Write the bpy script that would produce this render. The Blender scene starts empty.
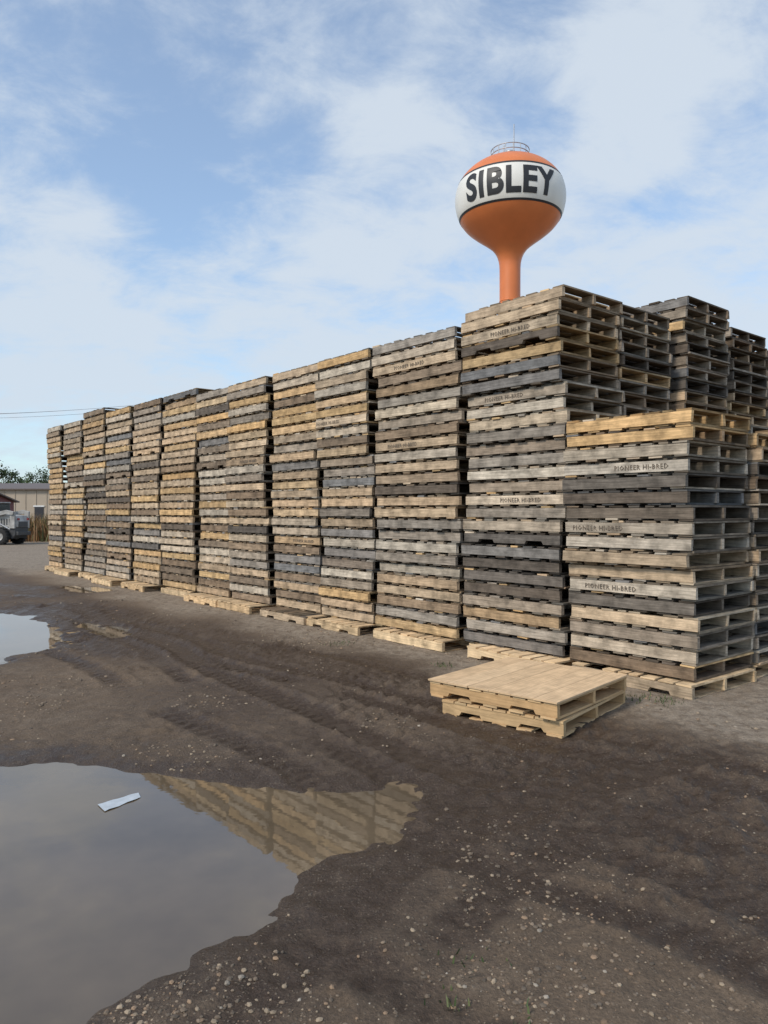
import bpy, math, random
import numpy as np
from mathutils import Vector, Matrix
random.seed(7); rng=np.random.default_rng(7); np.random.seed(5)
S=bpy.context.scene
S.view_settings.view_transform='Standard'; S.view_settings.look='None'; S.view_settings.exposure=0
COL=S.collection
# ---------- frame of the pallet yard
D1=np.array([-0.641,0.767,0.0]); D2=np.array([0.767,0.641,0.0]); UP=np.array([0,0,1.0])
P0=np.array([2.675,6.35,0.0])
# ---------- noise
_lat=rng.random((256,256))
def vnoise(x,y):
    xi=np.floor(x).astype(int); yi=np.floor(y).astype(int)
    fx=x-xi; fy=y-yi; fx=fx*fx*(3-2*fx); fy=fy*fy*(3-2*fy)
    a=_lat[xi&255,yi&255]; b=_lat[(xi+1)&255,yi&255]; c=_lat[xi&255,(yi+1)&255]; d=_lat[(xi+1)&255,(yi+1)&255]
    return (a*(1-fx)+b*fx)*(1-fy)+(c*(1-fx)+d*fx)*fy
def fbm(x,y,s,o=4,ox=0.0):
    v=0;a=.5;t=0
    f=1.0/s
    for i in range(o):
        v=v+a*vnoise(x*f+13.7*i+ox,y*f+7.1*i+ox*1.7); t+=a; a*=.5; f*=2.03
    return v/t-0.5
def sstep(a,b,x):
    t=np.clip((x-a)/(b-a),0,1); return t*t*(3-2*t)
def sdpoly(px,py,poly):
    d=np.full(px.shape,1e9); s=np.ones(px.shape)
    n=len(poly)
    for i in range(n):
        ax,ay=poly[i]; bx,by=poly[i-1]
        ex,ey=bx-ax,by-ay; wx,wy=px-ax,py-ay
        t=np.clip((wx*ex+wy*ey)/(ex*ex+ey*ey),0,1)
        qx,qy=wx-ex*t,wy-ey*t
        d=np.minimum(d,qx*qx+qy*qy)
        c1=py>=ay;c2=py<by;c3=ex*wy>ey*wx
        flip=(c1&c2&c3)|(~c1&~c2&~c3)
        s=np.where(flip,-s,s)
    return s*np.sqrt(d)
# ---------- material helpers
def mat(name):
    m=bpy.data.materials.new(name); m.use_nodes=True
    nt=m.node_tree; b=nt.nodes['Principled BSDF']
    return m,nt,b
def N(nt,t,**k):
    n=nt.nodes.new(t)
    for a,v in k.items(): setattr(n,a,v)
    return n
def L(nt,a,b): nt.links.new(a,b)
def simple(name,col,rough=.6,metal=0,var=.15,scale=6,bump=0.0):
    m,nt,b=mat(name)
    tc=N(nt,'ShaderNodeTexCoord'); no=N(nt,'ShaderNodeTexNoise'); no.inputs['Scale'].default_value=scale; no.inputs['Detail'].default_value=5
    L(nt,tc.outputs['Object'],no.inputs['Vector'])
    mr=N(nt,'ShaderNodeMapRange'); mr.inputs[1].default_value=.3; mr.inputs[2].default_value=.7; mr.inputs[3].default_value=1-var; mr.inputs[4].default_value=1+var
    L(nt,no.outputs['Fac'],mr.inputs[0])
    vm=N(nt,'ShaderNodeVectorMath',operation='SCALE'); vm.inputs[0].default_value=col
    L(nt,mr.outputs[0],vm.inputs['Scale']); L(nt,vm.outputs[0],b.inputs['Base Color'])
    b.inputs['Roughness'].default_value=rough; b.inputs['Metallic'].default_value=metal
    if bump>0:
        bp=N(nt,'ShaderNodeBump'); bp.inputs['Strength'].default_value=bump; bp.inputs['Distance'].default_value=.02
        L(nt,no.outputs['Fac'],bp.inputs['Height']); L(nt,bp.outputs[0],b.inputs['Normal'])
    return m
# wood
def wood_material(name,dirt=1.0):
    m,nt,b=mat(name)
    at=N(nt,'ShaderNodeAttribute',attribute_name='Col')
    uv=N(nt,'ShaderNodeUVMap',uv_map='UVMap')
    mp=N(nt,'ShaderNodeMapping'); mp.inputs['Scale'].default_value=(2.2,42,1)
    L(nt,uv.outputs[0],mp.inputs[0])
    n1=N(nt,'ShaderNodeTexNoise'); n1.inputs['Scale'].default_value=1.6; n1.inputs['Detail'].default_value=4; n1.inputs['Roughness'].default_value=.65; n1.inputs['Distortion'].default_value=.5
    L(nt,mp.outputs[0],n1.inputs['Vector'])
    n2=N(nt,'ShaderNodeTexNoise'); n2.inputs['Scale'].default_value=6; n2.inputs['Detail'].default_value=4; n2.inputs['Roughness'].default_value=.6
    L(nt,uv.outputs[0],n2.inputs['Vector'])
    r1=N(nt,'ShaderNodeMapRange'); r1.inputs[1].default_value=.3; r1.inputs[2].default_value=.68; r1.inputs[3].default_value=1-.4*dirt; r1.inputs[4].default_value=1.22
    L(nt,n1.outputs['Fac'],r1.inputs[0])
    r2=N(nt,'ShaderNodeMapRange'); r2.inputs[1].default_value=.3; r2.inputs[2].default_value=.62; r2.inputs[3].default_value=1-.5*dirt; r2.inputs[4].default_value=1.15
    L(nt,n2.outputs['Fac'],r2.inputs[0])
    mu=N(nt,'ShaderNodeMath',operation='MULTIPLY'); L(nt,r1.outputs[0],mu.inputs[0]); L(nt,r2.outputs[0],mu.inputs[1])
    vm=N(nt,'ShaderNodeVectorMath',operation='SCALE'); L(nt,at.outputs['Color'],vm.inputs[0]); L(nt,mu.outputs[0],vm.inputs['Scale'])
    L(nt,vm.outputs[0],b.inputs['Base Color'])
    b.inputs['Roughness'].default_value=.85; b.inputs['Specular IOR Level'].default_value=.2
    bp=N(nt,'ShaderNodeBump'); bp.inputs['Strength'].default_value=.5; bp.inputs['Distance'].default_value=.004
    L(nt,n1.outputs['Fac'],bp.inputs['Height']); L(nt,bp.outputs[0],b.inputs['Normal'])
    return m
WOOD=wood_material('weathered_wood'); NEWWOOD=wood_material('new_wood',.35)
INK=simple('stencil_ink',(.14,.11,.082),.85,var=.7,scale=40)
# ---------- mesh builder
class MB:
    def __init__(s): s.v=[];s.f=[];s.uv=[];s.c=[];s.m=[]
    def box(s,o,ax,c,h,col,jit=0.0,long=0,mi=0):
        base=len(s.v); ou,ov=random.random()*50,random.random()*50
        loc=[]
        for i in range(8):
            l=[c[0]+(h[0] if i&1 else -h[0]),c[1]+(h[1] if i&2 else -h[1]),c[2]+(h[2] if i&4 else -h[2])]
            loc.append(l)
            p=o+ax[0]*(l[0]+random.uniform(-jit,jit))+ax[1]*(l[1]+random.uniform(-jit,jit))+ax[2]*(l[2]+random.uniform(-jit,jit)*.6)
            s.v.append(p)
        for q,nrm in (((0,2,3,1),2),((4,5,7,6),2),((0,1,5,4),1),((2,6,7,3),1),((0,4,6,2),0),((1,3,7,5),0)):
            s.f.append([base+k for k in q])
            oth=[a for a in range(3) if a!=nrm]
            if long in oth: ua=long; va=[a for a in oth if a!=long][0]
            else: ua,va=oth
            for k in q:
                s.uv.append((loc[k][ua]*(1 if long in oth else .15)+ou,loc[k][va]+ov)); s.c.append(col)
            s.m.append(mi)
    def prism(s,o,ax,poly,y0,y1,col,mi=0,dz=0.0):
        base=len(s.v);n=len(poly); ou,ov=random.random()*50,random.random()*50
        j=[(random.uniform(-.003,.003)) for _ in poly]
        for y in (y0,y1):
            for k,(x,z) in enumerate(poly): s.v.append(o+ax[0]*x+ax[1]*(y+j[k])+ax[2]*(z+dz))
        s.f.append([base+k for k in range(n)]); s.m.append(mi)
        for k in range(n): s.uv.append((poly[k][0]+ou,poly[k][1]+ov)); s.c.append(col)
        s.f.append([base+n+k for k in range(n-1,-1,-1)]); s.m.append(mi)
        for k in range(n-1,-1,-1): s.uv.append((poly[k][0]+ou,poly[k][1]+ov)); s.c.append(col)
        for k in range(n):
            k2=(k+1)%n
            s.f.append([base+k2,base+k,base+n+k,base+n+k2]); s.m.append(mi)
            for (kk,yy) in ((k2,0),(k,0),(k,.04),(k2,.04)): s.uv.append((poly[kk][0]+ou,poly[kk][1]+yy+ov)); s.c.append(col)
    def raw(s,vs,fs,col,mi=0):
        base=len(s.v); s.v.extend(vs)
        for f in fs:
            s.f.append([base+k for k in f]); s.m.append(mi)
            for k in f: s.uv.append((0,0)); s.c.append(col)
    def build(s,name,mats,origin=(0,0,0),smooth=False):
        me=bpy.data.meshes.new(name)
        o=np.array(origin,float)
        me.from_pydata([tuple(np.asarray(p)-o) for p in s.v],[],s.f)
        uvl=me.uv_layers.new(name='UVMap'); uvl.data.foreach_set('uv',np.array(s.uv,dtype=np.float32).ravel())
        ca=me.color_attributes.new('Col','FLOAT_COLOR','CORNER')
        cc=np.ones((len(s.c),4),dtype=np.float32); cc[:,:3]=np.array(s.c); ca.data.foreach_set('color',cc.ravel())
        for m in mats: me.materials.append(m)
        me.polygons.foreach_set('material_index',s.m)
        if smooth: me.polygons.foreach_set('use_smooth',[True]*len(me.polygons))
        me.update()
        ob=bpy.data.objects.new(name,me); ob.location=origin; COL.objects.link(ob); return ob
# ---------- text meshes
def text_mesh(txt,size,offset=0,res=2,space=1.0):
    cu=bpy.data.curves.new('t','FONT'); cu.body=txt; cu.size=size; cu.offset=offset; cu.resolution_u=res
    cu.align_x='CENTER'; cu.space_character=space
    ob=bpy.data.objects.new('t',cu); COL.objects.link(ob)
    dg=bpy.context.evaluated_depsgraph_get(); dg.update()
    me=bpy.data.meshes.new_from_object(ob.evaluated_get(dg))
    bpy.data.objects.remove(ob)
    return me
tm=text_mesh('PIONEER HI-BRED',.062,.0008,1,1.12)
TV=np.array([v.co[:] for v in tm.vertices]); TF=[list(p.vertices) for p in tm.polygons]
# ---------- pallets
PAL={'grey':(.35,.295,.235),'dark':(.14,.115,.092),'brown':(.28,.205,.14),'tan':(.53,.395,.26),'orange':(.60,.40,.20),'blue':(.22,.208,.195),'pale':(.54,.455,.35),'new':(.68,.49,.29)}
KEYS=['grey','dark','brown','tan','orange','blue','pale']
PH=.1385
def vary(c,a):
    k=1+random.uniform(-a,a); w=random.uniform(-a,a)*.25
    return (c[0]*k*(1+w),c[1]*k,c[2]*k*(1-w))
def lerp3(a,b,t): return tuple(a[i]*(1-t)+b[i]*t for i in range(3))
def pallet(mb,o,ang,Lx,Ly,cname,text=False,jit=.004,nb=8,notch=None,mi=0,far=False):
    ca,sa=math.cos(ang),math.sin(ang)
    ax=[D1*ca+D2*sa,-D1*sa+D2*ca,UP]
    base=PAL[cname]
    if cname!='new': base=lerp3(base,PAL[random.choice(KEYS)],random.uniform(0,.35))
    bt=.020; sh=PH-2*bt-.003
    gap_shade=random.uniform(.35,.7)  # darkens deck board colour to stand in for shade in the gaps between pallets
    def bc(a=.3):
        if cname!='new' and random.random()<.15: return vary(PAL[random.choice(KEYS)],.2)
        c=vary(base,a if cname!='new' else .1)
        return c if cname=='new' else tuple(v*gap_shade for v in c)
    hx=Lx/2; hy=Ly/2
    if notch is None: notch=random.random()<.04
    if notch:
        n0,n1=hx*.68,hx*.32; d=.036
        prof=[(-hx,0),(-n0,0),(-n0+.02,d),(-n1-.02,d),(-n1,0),(n1,0),(n1+.02,d),(n0-.02,d),(n0,0),(hx,0),(hx,sh),(-hx,sh)]
    inset=0.0
    for k,y in enumerate((-hy+.010,0,hy-.010)):
        ex=random.uniform(-.012,.012); c=vary(base,.18)
        yy=y+random.uniform(-.006,.006)
        if k==0:
            if random.random()<.15: c=vary(PAL[random.choice(KEYS)],.15)
        if notch: mb.prism(o,ax,[(x+ex,z) for x,z in prof],yy-.02,yy+.02,c,mi,dz=bt)
        else: mb.box(o,ax,(ex,yy,bt+sh/2),(hx,.02,sh/2),c,jit,0,mi)
        if k==0: y_face=yy-.02
    n=nb; ws=[random.choice((.09,.11,.125,.14)) for _ in range(n)]; ws[0]=ws[-1]=.14
    if sum(ws)>Lx-.03*n: ws=[w*(Lx-.03*n)/sum(ws) for w in ws]
    gap=(Lx-sum(ws))/(n-1); x=-hx
    for w in ws:
        if not (random.random()<.03 and n==8):
            dy=random.gauss(0,.007)
            mb.box(o,ax,(x+w/2+random.uniform(-.008,.008),dy,PH-bt/2-.0015),(w/2,hy,bt/2-.0015),bc(),jit,1,mi)
        x+=w+gap
    nbt=6
    for i in range(nbt):
        xc=-hx+.07+(Lx-.14)*i/(nbt-1)
        if i in(1,4) and notch: continue
        mb.box(o,ax,(xc+random.uniform(-.02,.02),random.gauss(0,.008),bt/2),(.065,hy,bt/2-.001),bc(),jit,1,mi)
    if text:
        off=random.uniform(-.3,.3)
        T=o+ax[0]*off+ax[1]*(y_face-.0055)+UP*(bt+.024)
        vs=[T-ax[0]*p[0]+UP*p[1] for p in TV]
        mb.raw(vs,TF,(.03,.03,.03),1)
def stack(t0,t1,s0,n,pal_bands,Ly=1.02,name='pallet_stack',shifts=None,base_new=True,lean=0.0,texts=(),base_out=.16,bdx=0):
    mb=MB(); Lx=t1-t0-.05; tc=(t0+t1)/2
    org=P0+D1*tc+D2*(s0+Ly/2)
    sect=random.randint(6,11); sdx=sdy=0
    for i in range(n):
        if i==0 and base_new:
            o=org+D2*(-base_out)+D1*bdx
            pallet(mb,o,random.uniform(-.035,.035),1.24,Ly,'new' if random.random()<.85 else 'tan',notch=random.random()<.5); continue
        sect-=1
        if sect==0:
            sect=random.randint(5,10); sdx=random.uniform(-.04,.04); sdy=random.uniform(-.06,.03)
        dxs=dys=0
        if shifts:
            for (k,a,b) in shifts:
                if i>=k: dxs,dys=a,b
        o=org+D1*(sdx+dxs+random.gauss(0,.016)+lean*i/n)+D2*(sdy+dys+random.gauss(0,.018))+UP*(i*PH)
        f=i/(n-1)
        w=None
        for lim,ww in pal_bands:
            if f<=lim: w=ww;break
        cn=random.choices(KEYS,weights=w)[0]
        tx=(i in texts)
        if tx: cn=random.choice(['tan','pale','tan'])
        pallet(mb,o,random.gauss(0,.009),Lx*random.uniform(.98,1.0),Ly+random.uniform(-.02,.01),cn,text=tx,notch=False if tx else None)
    return mb.build(name,[WOOD,INK],tuple(org))
#        grey dark brown tan orange blue pale
mix =[(1.0,(5,2,4,5,2,1.5,2))]
A_b=[(.3,(4,3,2,3,3,1.5,1)),(.8,(4,2.5,3,5,.8,1.2,1.5)),(.95,(3,1,3,6,1.5,0,2)),(1,(0,0,0,0,1,0,0))]
B_b=[(.35,(5,3.5,3,1.5,1.5,1.5,0)),(.62,(3.5,1.5,3,4,2.5,.6,3)),(.85,(2.,1,3,5,3,0,3)),(1,(1,.3,2,6,5,0,2))]
C_b=[(.2,(3,1,2,5,3,.6,1)),(.45,(4,3,3,3,1.5,1.5,1)),(.75,(4,1,4,5,1.5,.3,2)),(1,(4,2,6,3.5,1,.3,2))]
D_b=[(.2,(4,1,2,3,4,1.5,1)),(.65,(4,2.5,4,4,1.5,.8,1)),(1,(4,1,5,5,1,.6,4))]
E_b=[(.55,(4,2,4,5,1.5,.8,3)),(1,(1,.5,2,5,5.5,0,3))]
far_o=[(1,(2,.7,2.5,5,5,.3,3))]
far_m=[(.4,(3,1.2,3,5,3,.8,3)),(1,(4,1,3,5,2,.3,5))]
far_g=[(1,(4.5,1.2,3,5,2,.6,3))]
Z=.03
stack(0.03,1.38,Z,18,A_b,Ly=1.1,texts=(6,10,14),base_out=.10,bdx=-.08)
stack(1.41,2.82,Z,28,B_b,texts=(12,20,25),base_out=-.05)
stack(2.83,4.36,Z,27,C_b,texts=(17,24),base_out=.20,bdx=-.05)
stack(4.40,5.61,Z,27,D_b,shifts=[(17,.06,-.06)],texts=(20,),base_out=.26)
stack(5.66,6.94,Z+.03,27,E_b,texts=(8,),base_out=.3,bdx=-.1)
stack(6.97,8.25,Z-.02,27,far_g,shifts=[(13,.04,0)],texts=(17,),base_out=.26,bdx=.1)
stack(8.27,9.55,Z+.03,27,far_m,base_out=.33,bdx=-.1)
stack(9.58,11.08,Z-.01,28,far_o,base_out=.05)
stack(11.14,12.56,Z,28,far_m,base_out=.3)
stack(12.64,14.1,Z-.03,28,far_g,shifts=[(22,.05,0)],base_out=.33,bdx=.1)
stack(14.22,15.7,Z+.03,29,far_g,shifts=[(20,-.05,0)],base_out=.2)
stack(15.8,17.15,Z,28,far_o,base_out=.3)
stack(17.3,18.5,Z-.03,28,far_o,base_out=.1)
stack(0.03,1.36,Z+1.16,17,A_b,base_out=.02); stack(0.05,1.36,Z+2.3,18,A_b,base_out=0); stack(0.03,1.33,Z+3.5,17,mix,base_out=0)
dk=[(.7,(5,2.5,4,2,.5,1,1)),(1,(4,1.5,4,4,1,0,1))]
stack(1.42,2.76,Z+1.1,28,dk,base_new=False); stack(1.30,2.64,Z+2.3,30,dk,base_new=False); stack(1.42,2.72,Z+3.62,29,dk,base_new=False)
stack(1.42,2.72,Z+4.75,28,dk,base_new=False)
for k,(a,b) in enumerate([(2.81,4.2),(4.38,5.57),(5.62,6.88),(6.95,8.2),(8.25,9.5),(9.56,10.9),(11.12,12.4),(12.6,13.9),(14.2,15.5),(15.8,17.0),(17.3,18.5)]):
    stack(a,b,Z+1.15,26,far_g,base_new=False)
# ---------- small new stack with sheet tops
def new_stack():
    mb=MB()
    near=np.array([1.24,5.24,0.0])
    def one(i,ang,Lx,Ly,off,board):
        ca,sa=math.cos(ang),math.sin(ang)
        e1=D1*ca+D2*sa; e2=-D1*sa+D2*ca
        o=near+e1*(Lx/2)+e2*(Ly/2)+np.array([off[0],off[1],0])+UP*(i*.13+.004)
        ax=[e1,e2,UP]; hx,hy=Lx/2,Ly/2
        for y in (-hy+.025,0,hy-.025):
            n0,n1=hx*.7,hx*.3; sh=.085; d=.03
            prof=[(-hx,0),(-n0,0),(-n0+.02,d),(-n1-.02,d),(-n1,0),(n1,0),(n1+.02,d),(n0-.02,d),(n0,0),(hx,0),(hx,sh),(-hx,sh)]
            mb.prism(o,ax,prof,y-.02,y+.02,vary((.50,.33,.17),.15),dz=.019)
        n=9; w=.105
        for k in range(n):
            x=-hx+w/2+(Lx-w)*k/(n-1)
            mb.box(o,ax,(x,random.gauss(0,.003),.019+.085+.0095),(w/2,hy,.009),vary((.57,.39,.21),.15),.0015,1)
        for x in (-hx+.07,-hx*.4,0,hx*.4,hx-.07):
            mb.box(o,ax,(x,random.gauss(0,.004),.0095),(.06,hy,.0088),vary((.54,.36,.19),.15),.0015,1)
        if board:
            nn=6
            for k in range(nn):
                wd=(Lx+.02)/nn
                mb.box(o,ax,(-hx-.01+wd*(k+.5),random.gauss(0,.003),.123+.0065),(wd/2-.0012,hy+.012,.006),vary((.60,.42,.25),.07),.0008,1)
    one(0,math.radians(-12),1.02,1.2,(.02,.03),False)
    one(1,math.radians(-9),1.12,1.18,(-.03,.01),True)
    return mb.build('plywood_topped_pallet_stack',[NEWWOOD],tuple(near))
new_stack()
mb=MB(); oo=P0+D1*1.95+D2*(-.02+.35); pallet(mb,oo-D2*.1,0.03,1.2,.8,'new',notch=True,mi=0); mb.build('wooden_pallet',[NEWWOOD],tuple(oo))
# ---------- ground
WL=-.02
PUD=[
 [(-4.6,5.0),(-3.4,4.95),(-2.47,4.84),(-2.11,4.92),(-1.45,4.72),(-.78,4.47),(-.31,4.36),(.15,4.46),(.24,4.2),(.10,3.9),(-.17,3.44),(-.32,3.15),(-.5,2.85),(-.7,2.62),(-.95,2.36),(-1.12,2.12),(-1.6,1.8),(-3,1.9),(-4.4,2.8)],
 [(-8.6,12.2),(-6.1,12.0),(-5.5,12.0),(-4.9,10.9),(-4.1,9.7),(-3.8,8.9),(-4.1,8.1),(-5.2,8.0),(-7.5,9.4)],
 [(-6.9,16.2),(-5.9,16.1),(-5.3,15.1),(-5.9,14.9),(-6.7,15.6)],
 [(-4.3,10.7),(-3.6,10.45),(-3.25,9.75),(-3.55,9.7),(-4.1,10.3)],
]
def ground(x,y):
    dx=x-P0[0]; dy=y-P0[1]
    u=dx*D1[0]+dy*D1[1]; w=-(dx*D2[0]+dy*D2[1])
    near=1-sstep(22,45,np.hypot(x,y))
    h=.012+.03*fbm(x,y,1.3,3)+.02*fbm(x,y,.35,3,3.)+.020*fbm(x,y,.11,3,9.)
    mud=sstep(.9,1.4,w+.9*fbm(x,y,1.5,3,21.))*(1-sstep(2.9,4.0,w+1.2*fbm(x,y,1.6,3,31.)))
    mud=np.clip(mud,0,1)
    cl=fbm(x,y,.08,3,51.); cl2=np.abs(fbm(x,y,.05,2,61.))
    patch=np.clip(fbm(x,y,.9,2,300.)*3+.5,0.08,1)
    h=h+(.22+.78*mud)*patch*(.085*np.clip(cl,-.2,.4)-.035*cl2)
    trk=np.zeros_like(x)
    for wc,k,ph,dep,wd in ((1.62,.04,0.,.030,.12),(1.98,.04,0.,.028,.12),(2.62,-.03,1.1,.034,.14),(2.95,-.03,1.1,.022,.11),(3.45,.05,2.2,.024,.12),(1.25,.06,4.,.012,.09),(4.5,.12,3.,.012,.12)):
        c=wc+k*u+.20*np.sin(u*.45+ph)+.06*np.sin(u*1.9+ph)+.16*fbm(u,w*.5,1.1,2,wc*3)
        q=(w-c)/wd+.45*fbm(x,y,.22,2,wc*7)
        lug=.3+.7*sstep(-.3,.3,np.sin(u*2*math.pi/.12+np.abs(q)*2.8))
        fade=np.clip(fbm(u+0*w,w*.3,1.1,2,wc*9)*5+.5,0.03,1)
        g=np.exp(-q**4)
        h=h*(1-.6*g*fade)-dep*g*lug*fade+dep*.5*np.exp(-((np.abs(q)-1.4)/.3)**2)*fade*(.3+1.9*np.clip(cl+.3,0,1))
        trk=np.maximum(trk,g*fade)
    for r0 in (4.7,5.15):
        rr=np.hypot(x-4.2,y-.2); q=(rr-r0-.05*np.sin(x*3))/.12+.35*fbm(x,y,.3,2,r0*7)
        a=np.arctan2(y-.2,x-4.2)
        fd=np.clip(fbm(x,y,1.2,2,r0*5)*3+.5,0,1)
        g=np.exp(-q**4)*fd
        h=h*(1-.5*g)-.012*g*(.3+.7*sstep(-.3,.3,np.sin(a*r0*2*math.pi/.12+np.abs(q)*2.5)))
        trk=np.maximum(trk,g*.8)
    sd=np.full(x.shape,1e9)
    warp=.20*fbm(x,y,.7,3,77.)+.16*fbm(x,y,.2,3,80.)
    far=sstep(6,8,y)
    warp=warp*(1+2.2*far)
    for p in PUD: sd=np.minimum(sd,sdpoly(x,y,p)+warp)
    h=np.maximum(h,WL+.008)
    m=1-sstep(-.35,.14,sd)
    h=h*(1-m)+(WL-.05)*m
    h=np.where(sd>.5,np.maximum(h,WL+.008),h)
    h=h*near
    return h,u,w,mud,trk,sd
def axis(lo,hi,st,far,g=1.10):
    a=list(np.arange(lo,hi,st)); 
    s=st;x=a[-1]
    while x<far: s*=g; x+=s; a.append(x)
    s=st;x=a[0];b=[]
    while x>-far: s*=g; x-=s; b.append(x)
    return np.array(b[::-1]+a)
gx=axis(-3.2,4.0,.018,1500,1.03); gy=axis(1.7,7.0,.018,1500,1.03)
X,Y=np.meshgrid(gx,gy); xf=X.ravel(); yf=Y.ravel()
h,u,w,mud,trk,sd=ground(xf,yf)
nx,ny=len(gx),len(gy)
print('ground',nx,ny)
me=bpy.data.meshes.new('ground')
co=np.stack([xf,yf,h],1).astype(np.float32)
me.vertices.add(nx*ny); me.vertices.foreach_set('co',co.ravel())
i=np.arange((nx-1)*(ny-1)); r=i//(nx-1); c=i%(nx-1); a=r*nx+c
q=np.stack([a,a+1,a+nx+1,a+nx],1).astype(np.int32)
me.loops.add(q.size); me.loops.foreach_set('vertex_index',q.ravel())
me.polygons.add(len(q)); me.polygons.foreach_set('loop_start',np.arange(0,q.size,4,dtype=np.int32))
me.polygons.foreach_set('use_smooth',np.ones(len(q),dtype=bool))
me.update(calc_edges=True)
wet=np.exp(-np.clip(sd,0,9)/.28)*.9+mud*.50+trk*.55
wet=np.clip(wet+1.0*fbm(xf,yf,1.1,3,99.)+.16,0,1)
light=1-sstep(.50,1.25,w+.8*fbm(xf,yf,1.2,3,5.))
wet=wet*(1-.8*light)
light=np.clip(light+sstep(4.0,6.5,w)*.25,0,1)
ca=me.color_attributes.new('gmask','FLOAT_COLOR','POINT')
cc=np.stack([wet,light,trk,np.ones_like(wet)],1).astype(np.float32); ca.data.foreach_set('color',cc.ravel())
gob=bpy.data.objects.new('ground',me); COL.objects.link(gob)
m,nt,b=mat('mud_and_gravel')
at=N(nt,'ShaderNodeAttribute',attribute_name='gmask'); sp=N(nt,'ShaderNodeSeparateColor'); L(nt,at.outputs['Color'],sp.inputs[0])
tc=N(nt,'ShaderNodeTexCoord')
def noise(sc,det=6,ro=.6):
    n=N(nt,'ShaderNodeTexNoise'); n.inputs['Scale'].default_value=sc; n.inputs['Detail'].default_value=det; n.inputs['Roughness'].default_value=ro
    L(nt,tc.outputs['Object'],n.inputs['Vector']); return n.outputs['Fac']
def mr(f,a,b_,c,d):
    n=N(nt,'ShaderNodeMapRange'); n.inputs[1].default_value=a;n.inputs[2].default_value=b_;n.inputs[3].default_value=c;n.inputs[4].default_value=d
    L(nt,f,n.inputs[0]); return n.outputs[0]
def mixc(f,a,b_):
    n=N(nt,'ShaderNodeMix',data_type='RGBA')
    L(nt,f,n.inputs[0])
    for s_,v in ((6,a),(7,b_)):
        if isinstance(v,tuple): n.inputs[s_].default_value=(*v,1)
        else: L(nt,v,n.inputs[s_])
    return n.outputs[2]
def mth(op,a,b_):
    n=N(nt,'ShaderNodeMath',operation=op)
    for k,v in enumerate((a,b_)):
        if isinstance(v,(int,float)): n.inputs[k].default_value=v
        else: L(nt,v,n.inputs[k])
    return n.outputs[0]
nA=noise(1.1,4); nB=noise(9,7,.7); nC=noise(60,5,.75)
lf=mth('ADD',sp.outputs[1],mr(nA,.3,.7,-.3,.3))
c1=mixc(lf,(.150,.106,.070),(.30,.245,.185))
c2=mixc(mr(nB,.38,.66,0,.8),c1,(.185,.138,.095))
wf=mth('ADD',sp.outputs[0],mr(nB,.3,.7,-.35,.35))
c3=mixc(wf,c2,(.056,.036,.023))
vo=N(nt,'ShaderNodeTexVoronoi'); vo.inputs['Scale'].default_value=70; L(nt,tc.outputs['Object'],vo.inputs['Vector'])
gs=N(nt,'ShaderNodeSeparateColor'); L(nt,vo.outputs['Color'],gs.inputs[0])
g1=mth('MULTIPLY',mr(gs.outputs[0],.74,.80,0,1),mr(vo.outputs['Distance'],.28,.42,1,0))
g1=mth('MULTIPLY',g1,mth('ADD',mr(nA,.38,.6,0.03,.5),mth('MULTIPLY',sp.outputs[1],.3)))
c4=mixc(g1,c3,(.28,.225,.165))
sc=N(nt,'ShaderNodeVectorMath',operation='SCALE'); L(nt,c4,sc.inputs[0]); L(nt,mr(nC,.3,.7,.6,1.4),sc.inputs['Scale'])
L(nt,sc.outputs[0],b.inputs['Base Color'])
L(nt,mr(wf,.4,1.1,.92,.28),b.inputs['Roughness']); b.inputs['Specular IOR Level'].default_value=.35
hb=mth('ADD',mth('MULTIPLY',nB,.8),mth('ADD',mth('MULTIPLY',nC,.4),mth('MULTIPLY',g1,.4)))
bp=N(nt,'ShaderNodeBump'); bp.inputs['Strength'].default_value=.95; bp.inputs['Distance'].default_value=.028
L(nt,hb,bp.inputs['Height']); L(nt,bp.outputs[0],b.inputs['Normal'])
me.materials.append(m)
# ---------- puddles
m,nt,b=mat('murky_water')
b.inputs['Roughness'].default_value=.015; b.inputs['IOR'].default_value=1.65
tc=N(nt,'ShaderNodeTexCoord'); n1=noise(6,3,.5); n2=noise(1.2,4)
bp=N(nt,'ShaderNodeBump'); bp.inputs['Strength'].default_value=.04; bp.inputs['Distance'].default_value=.01
L(nt,n1,bp.inputs['Height']); L(nt,bp.outputs[0],b.inputs['Normal'])
L(nt,mixc(mr(n2,.35,.65,0,1),(.105,.078,.050),(.155,.115,.073)),b.inputs['Base Color'])
WATER=m
for p in PUD:
    P=np.array(p); cx,cy=P.mean(0); 
    me=bpy.data.meshes.new('puddle')
    vs=[]
    for (x,y) in p:
        d=np.array([x-cx,y-cy]); k=(np.linalg.norm(d)+.4)/np.linalg.norm(d)
        vs.append((d[0]*k,d[1]*k,0))
    me.from_pydata(vs,[],[list(range(len(vs)-1,-1,-1))]); me.materials.append(WATER); me.update()
    o=bpy.data.objects.new('puddle',me); o.location=(cx,cy,WL+(.001 if len(p)==5 else 0)); COL.objects.link(o)
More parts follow.
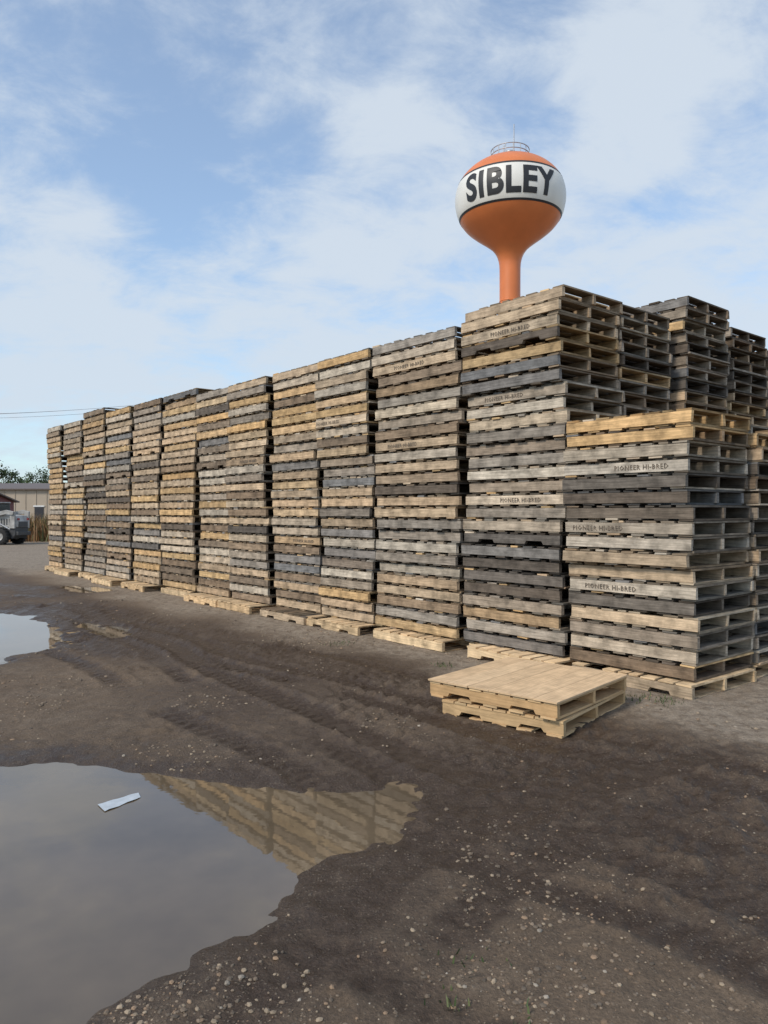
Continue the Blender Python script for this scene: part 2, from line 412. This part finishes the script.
# ---------- gravel
phi=(1+5**.5)/2
ICO=np.array([(-1,phi,0),(1,phi,0),(-1,-phi,0),(1,-phi,0),(0,-1,phi),(0,1,phi),(0,-1,-phi),(0,1,-phi),(phi,0,-1),(phi,0,1),(-phi,0,-1),(-phi,0,1)])/1.9
ICF=np.array([(0,11,5),(0,5,1),(0,1,7),(0,7,10),(0,10,11),(1,5,9),(5,11,4),(11,10,2),(10,7,6),(7,1,8),(3,9,4),(3,4,2),(3,2,6),(3,6,8),(3,8,9),(4,9,5),(2,4,11),(6,2,10),(8,6,7),(9,8,1)])
def gravel():
    n=50000
    r=1.9+rng.random(n)**1.5*14; th=np.radians(-34+68*rng.random(n))
    x=r*np.sin(th); y=r*np.cos(th)
    d=fbm(x,y,.7,3,200.)+.20*np.exp(-((x+.1)**2+(y-2.4)**2)/.9)-.04
    h,u,w,mud,trk,sd=ground(x,y)
    keep=(rng.random(n)<np.clip(.18+d*3.0,0.03,1))&(sd>-.02)&(w>0.15)&(rng.random(n)>mud*.4)&(rng.random(n)>trk*.6)
    x,y,h=x[keep],y[keep],h[keep]; n=len(x); r=r[keep]
    s=(.0022+.0068*rng.random(n)**2.8)*(1+.10*r)
    big=rng.random(n)<.006; s[big]*=1.8
    V=ICO[None]*(1+.35*(rng.random((n,12,1))-.5)); 
    V=V*np.stack([s*(.8+.6*rng.random(n)),s*(.8+.5*rng.random(n)),s*(.5+.3*rng.random(n))],1)[:,None,:]
    a=rng.random(n)*6.28; ca_,sa_=np.cos(a)[:,None],np.sin(a)[:,None]
    VX=V[:,:,0]*ca_-V[:,:,1]*sa_+x[:,None]; VY=V[:,:,0]*sa_+V[:,:,1]*ca_+y[:,None]; VZ=V[:,:,2]+(h+s*.1)[:,None]
    v=np.stack([VX,VY,VZ],2).reshape(-1,3).astype(np.float32)
    f=(ICF[None]+(np.arange(n)*12)[:,None,None]).reshape(-1,3).astype(np.int32)
    me=bpy.data.meshes.new('gravel'); me.vertices.add(len(v)); me.vertices.foreach_set('co',v.ravel())
    me.loops.add(f.size); me.loops.foreach_set('vertex_index',f.ravel()); me.polygons.add(len(f)); me.polygons.foreach_set('loop_start',np.arange(0,f.size,3,dtype=np.int32)); 
    me.polygons.foreach_set('use_smooth',np.zeros(len(f),dtype=bool)); me.update(calc_edges=True)
    base=np.array([(.31,.24,.165),(.20,.15,.105),(.13,.10,.072),(.34,.29,.23),(.26,.175,.11)])[rng.choice(5,n,p=[.22,.35,.24,.04,.15])]
    c=np.repeat(base*(.65+.5*rng.random((n,1))),12,0); c=np.concatenate([c,np.ones((len(c),1))],1).astype(np.float32)
    at=me.color_attributes.new('Col','FLOAT_COLOR','POINT'); at.data.foreach_set('color',c.ravel())
    m,nt,b=mat('stone'); a_=N(nt,'ShaderNodeAttribute',attribute_name='Col'); L(nt,a_.outputs['Color'],b.inputs['Base Color']); b.inputs['Roughness'].default_value=.85
    me.materials.append(m); o=bpy.data.objects.new('gravel',me); COL.objects.link(o); print('stones',n)
gravel()
# ---------- litter
def paper():
    me=bpy.data.meshes.new('paper_scrap'); vs=[];fs=[]
    nx_,ny_=9,4
    for j in range(ny_):
        for i in range(nx_):
            x=(i/(nx_-1)-.5)*.24+.03*(j/(ny_-1)); y=(j/(ny_-1)-.5)*.12*(1-.05*i)+.004*math.sin(i*1.7+j)
            vs.append((x,y,.0015+.0015*math.sin(i*1.3)*math.cos(j*1.7)))
    for j in range(ny_-1):
        for i in range(nx_-1): a=j*nx_+i; fs.append((a,a+1,a+nx_+1,a+nx_))
    me.from_pydata(vs,[],fs); me.materials.append(simple('wet_paper',(.46,.50,.53),.5,var=.12,scale=20)); me.update()
    for p in me.polygons:p.use_smooth=True
    o=bpy.data.objects.new('paper_scrap',me); o.location=(-1.48,4.18,WL+.003); o.rotation_euler=(0,0,math.radians(52)); COL.objects.link(o)
paper()
# ---------- weeds
def blades(name,pts,hmin,hmax,wd,cols,lean=.5):
    mb=MB()
    for (x,y,z) in pts:
        hh=random.uniform(hmin,hmax); a=random.random()*6.28; l=random.uniform(0,lean)*hh; b_=random.random()*6.28
        dx,dy=math.cos(a)*l,math.sin(a)*l; wx,wy=math.cos(b_)*wd,math.sin(b_)*wd
        p=[np.array(q) for q in ((x-wx,y-wy,z),(x+wx,y+wy,z),(x+wx*.7+dx*.4,y+wy*.7+dy*.4,z+hh*.6),(x-wx*.7+dx*.4,y-wy*.7+dy*.4,z+hh*.6),(x+dx,y+dy,z+hh))]
        mb.raw(p,[(0,1,2,3),(3,2,4)],vary(random.choice(cols),.3))
    m,nt,b=mat(name+'_leaf'); a_=N(nt,'ShaderNodeAttribute',attribute_name='Col'); L(nt,a_.outputs['Color'],b.inputs['Base Color']); b.inputs['Roughness'].default_value=.7
    return mb.build(name,[m])
pts=[]
for c_ in ((2.15,6.4,.16),(2.35,6.25,.12),(.62,7.75,.1),(-.55,9.0,.15),(.33,2.62,.09),(.2,2.45,.07),(.42,2.3,.06)):
    for _ in range(45 if c_[1]>5 else 14):
        x=c_[0]+random.gauss(0,c_[2]*.6); y=c_[1]+random.gauss(0,c_[2]*.6); pts.append((x,y))
pa=np.array(pts); hz=ground(pa[:,0],pa[:,1])[0]
blades('weeds',[(p[0],p[1],z) for p,z in zip(pts,hz)],.01,.05,.004,[(.06,.09,.03),(.09,.11,.04)],1.0)
pts=[(random.uniform(-27,-14),random.gauss(42.5,.9),0) for _ in range(7000)]
blades('dry_brush',pts,.4,1.6,.035,[(.26,.14,.055),(.20,.11,.05),(.32,.19,.08),(.10,.11,.04)],.6)
# ---------- helpers for composed objects
def empty(name,loc):
    e=bpy.data.objects.new(name,None); e.location=loc; COL.objects.link(e); return e
def part(name,vs,fs,m,parent,smooth=False,bevel=0):
    me=bpy.data.meshes.new(name); me.from_pydata(vs,[],fs); me.materials.append(m); me.update()
    if smooth:
        for p in me.polygons:p.use_smooth=True
    o=bpy.data.objects.new(name,me); COL.objects.link(o); o.parent=parent
    if bevel:
        b=o.modifiers.new('b','BEVEL'); b.width=bevel; b.segments=2; b.limit_method='ANGLE'
    return o
def boxp(name,c,s,m,parent,bevel=0):
    vs=[(c[0]+s[0]/2*a,c[1]+s[1]/2*b_,c[2]+s[2]/2*d) for d in(-1,1) for b_ in(-1,1) for a in(-1,1)]
    fs=[(0,2,3,1),(4,5,7,6),(0,1,5,4),(2,6,7,3),(0,4,6,2),(1,3,7,5)]
    return part(name,vs,fs,m,parent,bevel=bevel)
def extr(name,pf,y0,y1,m,parent,bevel=0):
    n=len(pf); vs=[(x,y0,z) for x,z in pf]+[(x,y1,z) for x,z in pf]
    return part(name,vs,[tuple(range(n)),tuple(range(2*n-1,n-1,-1))]+[((k+1)%n,k,n+k,n+(k+1)%n) for k in range(n)],m,parent,bevel=bevel)
def lathe(name,prof,m,parent,n=64,smooth=True):
    vs=[];fs=[]
    for (r,z) in prof:
        for k in range(n): a=2*math.pi*k/n; vs.append((r*math.cos(a),r*math.sin(a),z))
    for j in range(len(prof)-1):
        for k in range(n): k2=(k+1)%n; fs.append((j*n+k,j*n+k2,(j+1)*n+k2,(j+1)*n+k))
    return part(name,vs,fs,m,parent,smooth)
def tube(name,pts,r,m,parent,n=8,closed=False):
    cu=bpy.data.curves.new(name,'CURVE'); cu.dimensions='3D'; cu.bevel_depth=r; cu.bevel_resolution=2
    sp=cu.splines.new('POLY'); sp.points.add(len(pts)-1)
    for i_,p in enumerate(pts): sp.points[i_].co=(*p,1)
    sp.use_cyclic_u=closed; cu.materials.append(m)
    o=bpy.data.objects.new(name,cu); COL.objects.link(o); o.parent=parent; return o
# ---------- water tower
TW=empty('water_tower',(17.3,103,0)); ZC=44.6
ctrl=[(0.0,5.5),(1.6,5.38),(3.0,5.03),(4.4,4.45),(5.6,3.65),(6.6,2.6),(7.25,1.4),(7.5,0.1),(7.42,-1.2),(7.0,-2.6),(6.1,-3.9),(4.9,-4.95),(3.6,-5.9),(2.55,-6.75),(1.9,-7.6),(1.56,-8.5),(1.44,-9.4),(1.42,-11)]
prof=[]
C=np.array([ctrl[0]]+ctrl+[ctrl[-1]],float)
for k in range(1,len(C)-2):
    for s_ in range(6):
        t=s_/6; p=.5*((2*C[k])+(-C[k-1]+C[k+1])*t+(2*C[k-1]-5*C[k]+4*C[k+1]-C[k+2])*t*t+(-C[k-1]+3*C[k]-3*C[k+1]+C[k+2])*t**3)
        prof.append((max(p[0],0.0),p[1]))
prof.append((1.42,-11.0))
zs=np.array([p[1] for p in prof])[::-1]; rs=np.array([p[0] for p in prof])[::-1]
def rad(z): return float(np.interp(z,zs,rs))
ZT,ZB=1.95,-2.85
ORG=simple('orange_tank_paint',(.66,.19,.055),.42,var=.08,scale=.35)
WHT=simple('white_tank_paint',(.74,.72,.66),.45,var=.06,scale=.35)
BLK=simple('black_tank_paint',(.02,.02,.022),.5)
STL=simple('galvanised_steel',(.42,.43,.44),.45,.6)
def seg(za,zb,name,m,off=0):
    zz=[za]+[z for r_,z in prof if zb<z<za]+[zb]
    return lathe(name,[((rad(z)+off),z+ZC) for z in zz],m,TW,96)
seg(5.5,ZT,'tank_roof',ORG); seg(ZT,ZB,'white_band',WHT); seg(ZB,-11,'tank_bowl',ORG)
seg(ZT+.12,ZT-.14,'upper_stripe',BLK,.03); seg(ZB+.14,ZB-.12,'lower_stripe',BLK,.03)
lathe('pedestal',[(1.42,ZC-11),(1.42,8),(1.6,6),(2.6,2.2),(3.3,.3),(3.3,0)],ORG,TW,48)
for zz in (ZC-14.2,ZC-22,ZC-30):
    lathe('weld_ring',[(1.42,zz),(1.47,zz+.03),(1.47,zz+.12),(1.42,zz+.15)],ORG,TW,48)
tme=text_mesh('SIBLEY',4.9,.17,6,1.08)
import bmesh
bm=bmesh.new(); bm.from_mesh(tme); bmesh.ops.triangulate(bm,faces=bm.faces)
for it in range(5):
    le=[e for e in bm.edges if e.calc_length()>.45]
    if not le: break
    bmesh.ops.subdivide_edges(bm,edges=le,cuts=1); bmesh.ops.triangulate(bm,faces=[f for f in bm.faces if len(f.verts)>3])
xs=[v.co.x for v in bm.verts]; ys=[v.co.y for v in bm.verts]; xm=(min(xs)+max(xs))/2; ym=(min(ys)+max(ys))/2
wtx=max(xs)-min(xs); hty=max(ys)-min(ys)
fac=math.atan2(0-103,0-17.3)
for v in bm.verts:
    ang=(v.co.x-xm)/wtx*math.radians(100)+fac+math.radians(0.5)
    z=(v.co.y-ym)/hty*3.6+(ZT+ZB)/2+.05
    r_=rad(z)+.045
    v.co=Vector((r_*math.cos(ang),r_*math.sin(ang),z+ZC))
m_=bpy.data.meshes.new('lettering'); bm.to_mesh(m_); bm.free(); m_.materials.append(BLK)
o=bpy.data.objects.new('lettering',m_); COL.objects.link(o); o.parent=TW
RR=2.6; zr=ZC+5.2
for dz in (.65,1.3): tube('roof_rail',[(RR*math.cos(a),RR*math.sin(a),zr+dz) for a in np.linspace(0,2*math.pi,40,endpoint=False)],.065,STL,TW,closed=True)
for k in range(16):
    a=k*math.pi/8; tube('rail_post',[(RR*math.cos(a),RR*math.sin(a),zr-.1),(RR*math.cos(a),RR*math.sin(a),zr+1.3)],.06,STL,TW)
lathe('roof_vent',[(.5,ZC+5.3),(.5,ZC+6.1),(.8,ZC+6.15),(.75,ZC+6.4),(.0,ZC+6.6)],STL,TW,20)
tube('aerial',[(.6,.3,ZC+5.3),(.6,.3,ZC+10.4)],.07,STL,TW)
tube('beacon_mast',[(-.9,-.3,ZC+5.3),(-.9,-.3,ZC+7.2)],.09,STL,TW)
# ---------- far buildings
TANW=simple('tan_metal_siding',(.40,.33,.25),.6,var=.05,scale=.5); BRN=simple('brown_roof',(.13,.10,.085),.6); DRK=simple('dark_opening',(.03,.03,.035),.5); REDW=simple('barn_red_siding',(.30,.035,.03),.6); TRIM=simple('white_trim',(.7,.7,.68),.5)
def shed(name,loc,w_,d_,hh,rise,wall,roof,rot=0,doors=()):
    e=empty(name,loc); e.rotation_euler=(0,0,rot)
    vs=[(-w_/2,-d_/2,0),(w_/2,-d_/2,0),(w_/2,d_/2,0),(-w_/2,d_/2,0),(-w_/2,-d_/2,hh),(w_/2,-d_/2,hh),(w_/2,d_/2,hh),(-w_/2,d_/2,hh),(-w_/2,0,hh+rise),(w_/2,0,hh+rise)]
    part('walls',vs,[(0,1,5,4),(2,3,7,6),(1,2,6,9,5),(3,0,4,8,7)],wall,e)
    o_=.4
    def slope(sy):
        a=[(-w_/2-o_,sy*(d_/2+o_),hh-rise*o_/(d_/2)+.03),(w_/2+o_,sy*(d_/2+o_),hh-rise*o_/(d_/2)+.03),(w_/2+o_,0,hh+rise+.03),(-w_/2-o_,0,hh+rise+.03)]
        b_=[(x,y,z+.12) for x,y,z in a]
        part('roof_slope',a+b_,[(0,1,2,3),(7,6,5,4),(0,4,5,1),(1,5,6,2),(3,2,6,7),(0,3,7,4)],roof,e)
    slope(-1);slope(1)
    n=int(w_/1.2)
    for k in range(n+1): boxp('siding_rib',(-w_/2+k*w_/n,-d_/2-.03,hh/2),(.08,.06,hh-.1),wall,e)
    for (x,dw,dh,mm) in doors:
        boxp('door',(x,-d_/2-.05,dh/2),(dw,.08,dh),mm,e); boxp('door_frame',(x,-d_/2-.045,dh+.08),(dw+.3,.1,.16),TRIM,e)
    return e
shed('metal_warehouse',(-52,95,0),38,16,4.2,.9,TANW,BRN,doors=((-8,3.6,3.4,DRK),(2,3.6,3.4,TRIM),(12.,1.0,2.2,DRK)))
shed('storage_shed',(-43.5,72,0),12,8,2.6,.8,simple('maroon_siding',(.16,.05,.05),.6),BRN,doors=((4,2.6,2.1,TRIM),))
shed('red_shed',(17.5,24,0),9,7,3.6,1.2,REDW,STL,rot=.3,doors=((-1,2.6,2.6,TRIM),))
GB=empty('grain_bin',(24.5,39.5,0)); pr=[]
z=0
while z<9.0: pr+= [(3.6,z),(3.64,z+.05),(3.6,z+.1)]; z+=.1
pr+=[(3.75,9.05),(3.75,9.15),(.5,11.0),(.5,11.4),(.0,11.45)]
lathe('corrugated_wall_and_roof',pr,STL,GB,48,False)
for k in range(16):
    a=k*math.pi/8; boxp('stiffener',(3.68*math.cos(a),3.68*math.sin(a),4.5),(.1,.1,9),STL,GB)
boxp('access_door',(-2.2,-3.1,1.2),(1.0,.5,1.8),TRIM,GB)
# ---------- trees
BARK=simple('bark',(.09,.07,.05),.9,bump=.5)
def leafmat():
    m,nt,b=mat('foliage'); a_=N(nt,'ShaderNodeAttribute',attribute_name='Col'); L(nt,a_.outputs['Color'],b.inputs['Base Color']); b.inputs['Roughness'].default_value=.75; return m
LEAF=leafmat()
def tree(name,x,y,H,R,nclump=34,nl=70):
    mb=MB()
    def limb(a,b_,r0,r1):
        a=np.array(a,float); b_=np.array(b_,float); d=b_-a; d/=np.linalg.norm(d)
        s_=np.cross(d,[.3,.9,.1]); s_/=np.linalg.norm(s_); t_=np.cross(d,s_); vs=[]
        for p,r_ in((a,r0),(b_,r1)):
            for k in range(7): an=k*6.283/7; vs.append(p+s_*r_*math.cos(an)+t_*r_*math.sin(an))
        mb.raw(vs,[(k,(k+1)%7,7+(k+1)%7,7+k) for k in range(7)],(.1,.08,.06),0)
    limb((x,y,0),(x,y,H*.4),H*.03,H*.02)
    cl=[]
    for k in range(nclump):
        a=random.random()*6.28; rr=R*random.random()**.5; zz=H*random.uniform(.35,.97)
        env=math.sin(min(1,max(0.05,(zz/H-.25)/.8))*math.pi)**.6
        c_=np.array([x+math.cos(a)*rr*env,y+math.sin(a)*rr*env,zz]); cl.append(c_)
        if k%3==0: limb((x,y,H*.35),c_,H*.012,H*.004)
    for c_ in cl:
        k=random.uniform(.6,1.3); s_=R*random.uniform(.18,.34)
        for _ in range(nl):
            p=c_+np.array([random.gauss(0,s_*.55),random.gauss(0,s_*.55),random.gauss(0,s_*.42)])
            a=np.random.normal(size=3); b_=np.random.normal(size=3); a/=np.linalg.norm(a); b_/=np.linalg.norm(b_); q_=R*.045
            mb.raw([p-a*q_,p+b_*q_,p+a*q_,p-b_*q_],[(0,1,2,3)],(.055*k,.085*k,.03*k),1)
    return mb.build(name,[BARK,LEAF])
for (x,y,H,R) in ((-58.5,128,8.6,3.2),(-62.5,133,7.4,3.0),(-68,130,10.0,4.5)): tree('deciduous_tree',x,y,H,R)
mb=MB()
for k in range(420):
    x=random.uniform(-330,330); y=random.uniform(290,330)
    c_=np.array([x,y,random.uniform(1,6.5+2.5*math.sin(x*.05))]); kk=random.uniform(.6,1.3)
    for _ in range(34):
        p=c_+np.random.normal(size=3)*np.array([2.2,1.5,1.3]); a=np.random.normal(size=3); b_=np.random.normal(size=3); a*=.75/np.linalg.norm(a); b_*=.75/np.linalg.norm(b_)
        mb.raw([p-a,p+b_,p+a,p-b_],[(0,1,2,3)],(.06*kk,.085*kk,.045*kk),0)
mb.build('tree_line',[LEAF])
# ---------- utility line
UL=empty('utility_line',(0,0,0)); WIRE=simple('cable',(.08,.08,.085),.6); POLE=simple('pole_wood',(.12,.09,.065),.9)
pos=[(-46,47),(-9,45)]
for (x,y) in pos:
    lathe_o=lathe('pole',[(.15,0),(.11,8.2),(0,8.25)],POLE,UL,12); lathe_o.location=(x,y,0)
    boxp('crossarm',(x,y-.15,7.95),(.12,1.9,.12),POLE,UL)
for off,dz in ((-.9,0.1),(0.,.25),(.8,.1)):
    pts=[]
    for k in range(25):
        t=k/24; pts.append((pos[0][0]+(pos[1][0]-pos[0][0])*t,pos[0][1]+(pos[1][1]-pos[0][1])*t+off,8.0+dz+1.1*(2*t-1)**2-.7))
    tube('wire',pts,.008,WIRE,UL)
# ---------- skid steer loader (rear towards +x)
SK=empty('skid_steer_loader',(-19.15,37.2,0)); SK.rotation_euler=(0,0,math.radians(-8))
WPT=simple('dusty_white_machine_paint',(.34,.33,.31),.55,var=.3,scale=4); RUB=simple('tyre_rubber',(.022,.021,.02),.85); GREYP=simple('dark_machine_frame',(.05,.05,.052),.5); ORP=simple('orange_decal',(.55,.14,.04),.5); GLS=simple('machine_glass',(.02,.025,.03),.1)
extr('chassis',[(-1.25,.30),(1.15,.30),(1.3,.5),(1.3,.85),(-1.2,.85),(-1.3,.5)],-.52,.52,GREYP,SK,.03)
extr('engine_hood',[(.35,.85),(1.34,.85),(1.36,1.15),(1.22,1.42),(.35,1.52)],-.5,.5,WPT,SK,.04)
boxp('rear_grille',(1.355,0,1.0),(.04,.7,.26),GREYP,SK); boxp('rear_bumper',(1.38,0,.55),(.12,1.0,.18),GREYP,SK,.02)
for sy in(-1,1):
    for k in range(5): boxp('hood_louvre',(.55+k*.14,sy*.505,1.12),(.06,.02,.3),GREYP,SK)
    for (x0,x1) in ((-.85,-.72),(.36,.30)):
        tube('cab_post',[(x0,sy*.44,.85),(x1,sy*.42,2.02)],.045,GREYP,SK)
    tube('cab_roof_rail',[(-.75,sy*.43,2.02),(.32,sy*.43,2.02)],.045,GREYP,SK)
    for k in range(5): tube('side_screen_bar',[(-.6+k*.2,sy*.44,1.0),(-.56+k*.19,sy*.43,2.0)],.012,GREYP,SK)
    extr('lift_arm',[(1.25,1.45),(1.3,1.62),(.9,1.7),(-1.1,1.25),(-1.75,.55),(-1.72,.35),(-1.55,.38),(-1.0,1.05),(.9,1.5)],sy*.62-.06,sy*.62+.06,WPT,SK,.015)
    extr('arm_upright',[(1.0,.8),(1.3,.8),(1.32,1.6),(1.08,1.6)],sy*.56-.05,sy*.56+.05,WPT,SK,.015)
    boxp('decal',(.2,sy*.687,1.5),(.5,.01,.08),ORP,SK)
    tube('lift_cylinder',[(1.0,sy*.5,.75),(-.2,sy*.6,1.4)],.04,STL,SK)
    boxp('lamp',(1.37,sy*.38,1.25),(.05,.12,.1),REDW,SK)
    for cx in(-.62,.62):
        a_=lathe('tyre',[(.2,-.12),(.36,-.14),(.41,-.10),(.41,.10),(.36,.14),(.2,.12)],RUB,SK,26); a_.rotation_euler=(math.pi/2,0,0); a_.location=(cx,sy*.68,.41)
        for k in range(18):
            an=k*math.pi/9; l_=boxp('tread_lug',(0,0,0),(.05,.27,.04),RUB,SK); l_.location=(cx+.415*math.cos(an),sy*.68,.41+.415*math.sin(an)); l_.rotation_euler=(0,-an+math.pi/2,.0)
        a_=lathe('wheel_rim',[(0,-.08),(.09,-.09),(.12,-.05),(.19,-.06),(.21,-.12),(.21,.12),(.19,.06),(.12,.05),(0,.08)],WPT,SK,22); a_.rotation_euler=(math.pi/2,0,0); a_.location=(cx,sy*.68,.41)
boxp('cab_roof',(-.2,0,2.06),(1.16,.96,.06),WPT,SK,.02); boxp('seat',(-.05,0,1.05),(.5,.5,.14),GREYP,SK,.04); boxp('seat_back',(.18,0,1.35),(.12,.48,.6),GREYP,SK,.04); boxp('rear_window',(.34,0,1.76),(.03,.8,.44),GLS,SK)
extr('bucket',[(-1.7,.12),(-2.35,.06),(-2.36,.09),(-1.78,.18),(-1.68,.35),(-1.72,.62),(-1.95,.78),(-1.93,.81),(-1.66,.66),(-1.6,.35)],-.85,.85,STL,SK)
for sy in(-1,1): extr('bucket_side',[(-1.64,.14),(-2.34,.08),(-1.95,.78),(-1.68,.62)],sy*.86-.015,sy*.86+.015,STL,SK)
# ---------- world
W=bpy.data.worlds.new('World'); S.world=W; W.use_nodes=True; nt=W.node_tree; nt.nodes.clear()
sunv=Vector((-.72,-.69,0)).normalized(); EL=math.radians(42)
sky=N(nt,'ShaderNodeTexSky',sky_type='NISHITA'); sky.sun_disc=False; sky.sun_elevation=EL; sky.sun_rotation=math.atan2(sunv.x,sunv.y)%(2*math.pi)
sky.air_density=1.0; sky.dust_density=.6; sky.ozone_density=1.5
tc=N(nt,'ShaderNodeTexCoord'); sx=N(nt,'ShaderNodeSeparateXYZ'); L(nt,tc.outputs['Generated'],sx.inputs[0])
zc=mth('MAXIMUM',sx.outputs[2],0.0); zd=mth('ADD',zc,.30)
px=mth('DIVIDE',sx.outputs[0],zd); py=mth('DIVIDE',sx.outputs[1],zd)
cb=N(nt,'ShaderNodeCombineXYZ'); L(nt,px,cb.inputs[0]); L(nt,py,cb.inputs[1])
def cn(scale,rot,sc,det,ro,dist,loc=(0,0,0)):
    mp=N(nt,'ShaderNodeMapping'); mp.inputs['Scale'].default_value=scale; mp.inputs['Rotation'].default_value=(0,0,math.radians(rot)); mp.inputs['Location'].default_value=loc
    L(nt,cb.outputs[0],mp.inputs[0]); n=N(nt,'ShaderNodeTexNoise'); n.inputs['Scale'].default_value=sc; n.inputs['Detail'].default_value=det; n.inputs['Roughness'].default_value=ro; n.inputs['Distortion'].default_value=dist
    L(nt,mp.outputs[0],n.inputs['Vector']); return n.outputs['Fac']
nz1=cn((1,.75,1),-25,1.8,10,.58,.15,(3.1,1.2,0)); nz2=cn((1.0,1.4,1),-38,5.0,9,.64,.3,(.4,5,0))
dens=mth('ADD',mth('MULTIPLY',nz1,.54),mth('MULTIPLY',nz2,.46))
vn=N(nt,'ShaderNodeVectorMath',operation='NORMALIZE'); L(nt,tc.outputs['Generated'],vn.inputs[0])
def blob(d,w_,amp):
    global dens
    v=Vector(d).normalized(); dn=N(nt,'ShaderNodeVectorMath',operation='DOT_PRODUCT'); L(nt,vn.outputs[0],dn.inputs[0]); dn.inputs[1].default_value=v
    cw=math.cos(math.radians(w_)); m_=N(nt,'ShaderNodeMapRange',interpolation_type='SMOOTHSTEP'); m_.inputs[1].default_value=cw; m_.inputs[2].default_value=1; m_.inputs[3].default_value=0; m_.inputs[4].default_value=amp
    L(nt,dn.outputs['Value'],m_.inputs[0]); dens=mth('ADD',dens,m_.outputs[0])
blob((-334,750,230),10,.12); blob((-90,750,190),12,.11); blob((20,750,330),9,.08); blob((256,750,385),5,.12); blob((250,750,260),18,.12); blob((-20,750,480),10,.05); blob((250,750,470),6,.05); blob((-330,750,480),9,.05)
blob((-290,750,390),12,-.02); blob((-180,750,260),8,-.07); blob((-330,750,130),8,.02)
fac=N(nt,'ShaderNodeMapRange',interpolation_type='SMOOTHSTEP'); fac.inputs[1].default_value=.42; fac.inputs[2].default_value=.64; fac.inputs[3].default_value=.22; fac.inputs[4].default_value=.92
L(nt,dens,fac.inputs[0])
skc=N(nt,'ShaderNodeVectorMath',operation='MULTIPLY'); L(nt,sky.outputs[0],skc.inputs[0]); skc.inputs[1].default_value=(1.42,1.62,1.70)
m1=mixc(fac.outputs[0],skc.outputs[0],(5.7,6.35,7.1))
hz=mth('POWER',mth('SUBTRACT',1.0,zc),6.0)
m2=mixc(mth('MULTIPLY',hz,.5),m1,(4.7,5.8,6.9))
bg=N(nt,'ShaderNodeBackground'); bg.inputs['Strength'].default_value=.118; L(nt,m2,bg.inputs['Color'])
ow=N(nt,'ShaderNodeOutputWorld'); L(nt,bg.outputs[0],ow.inputs[0])
# ---------- sun
sl=bpy.data.lights.new('sun','SUN'); sl.energy=2.7; sl.angle=math.radians(12); sl.color=(1,.91,.79)
so=bpy.data.objects.new('sun',sl); COL.objects.link(so)
dv=Vector((sunv.x*math.cos(EL),sunv.y*math.cos(EL),math.sin(EL))); so.rotation_euler=dv.to_track_quat('Z','Y').to_euler()
# ---------- camera
cd=bpy.data.cameras.new('camera'); cd.sensor_fit='VERTICAL'; cd.sensor_height=36; cd.lens=26.37; cd.clip_end=4000; cd.clip_start=.05
c_=bpy.data.objects.new('camera',cd); c_.location=(0,0,1.6); c_.rotation_euler=(math.radians(90),0,0); COL.objects.link(c_); S.camera=c_
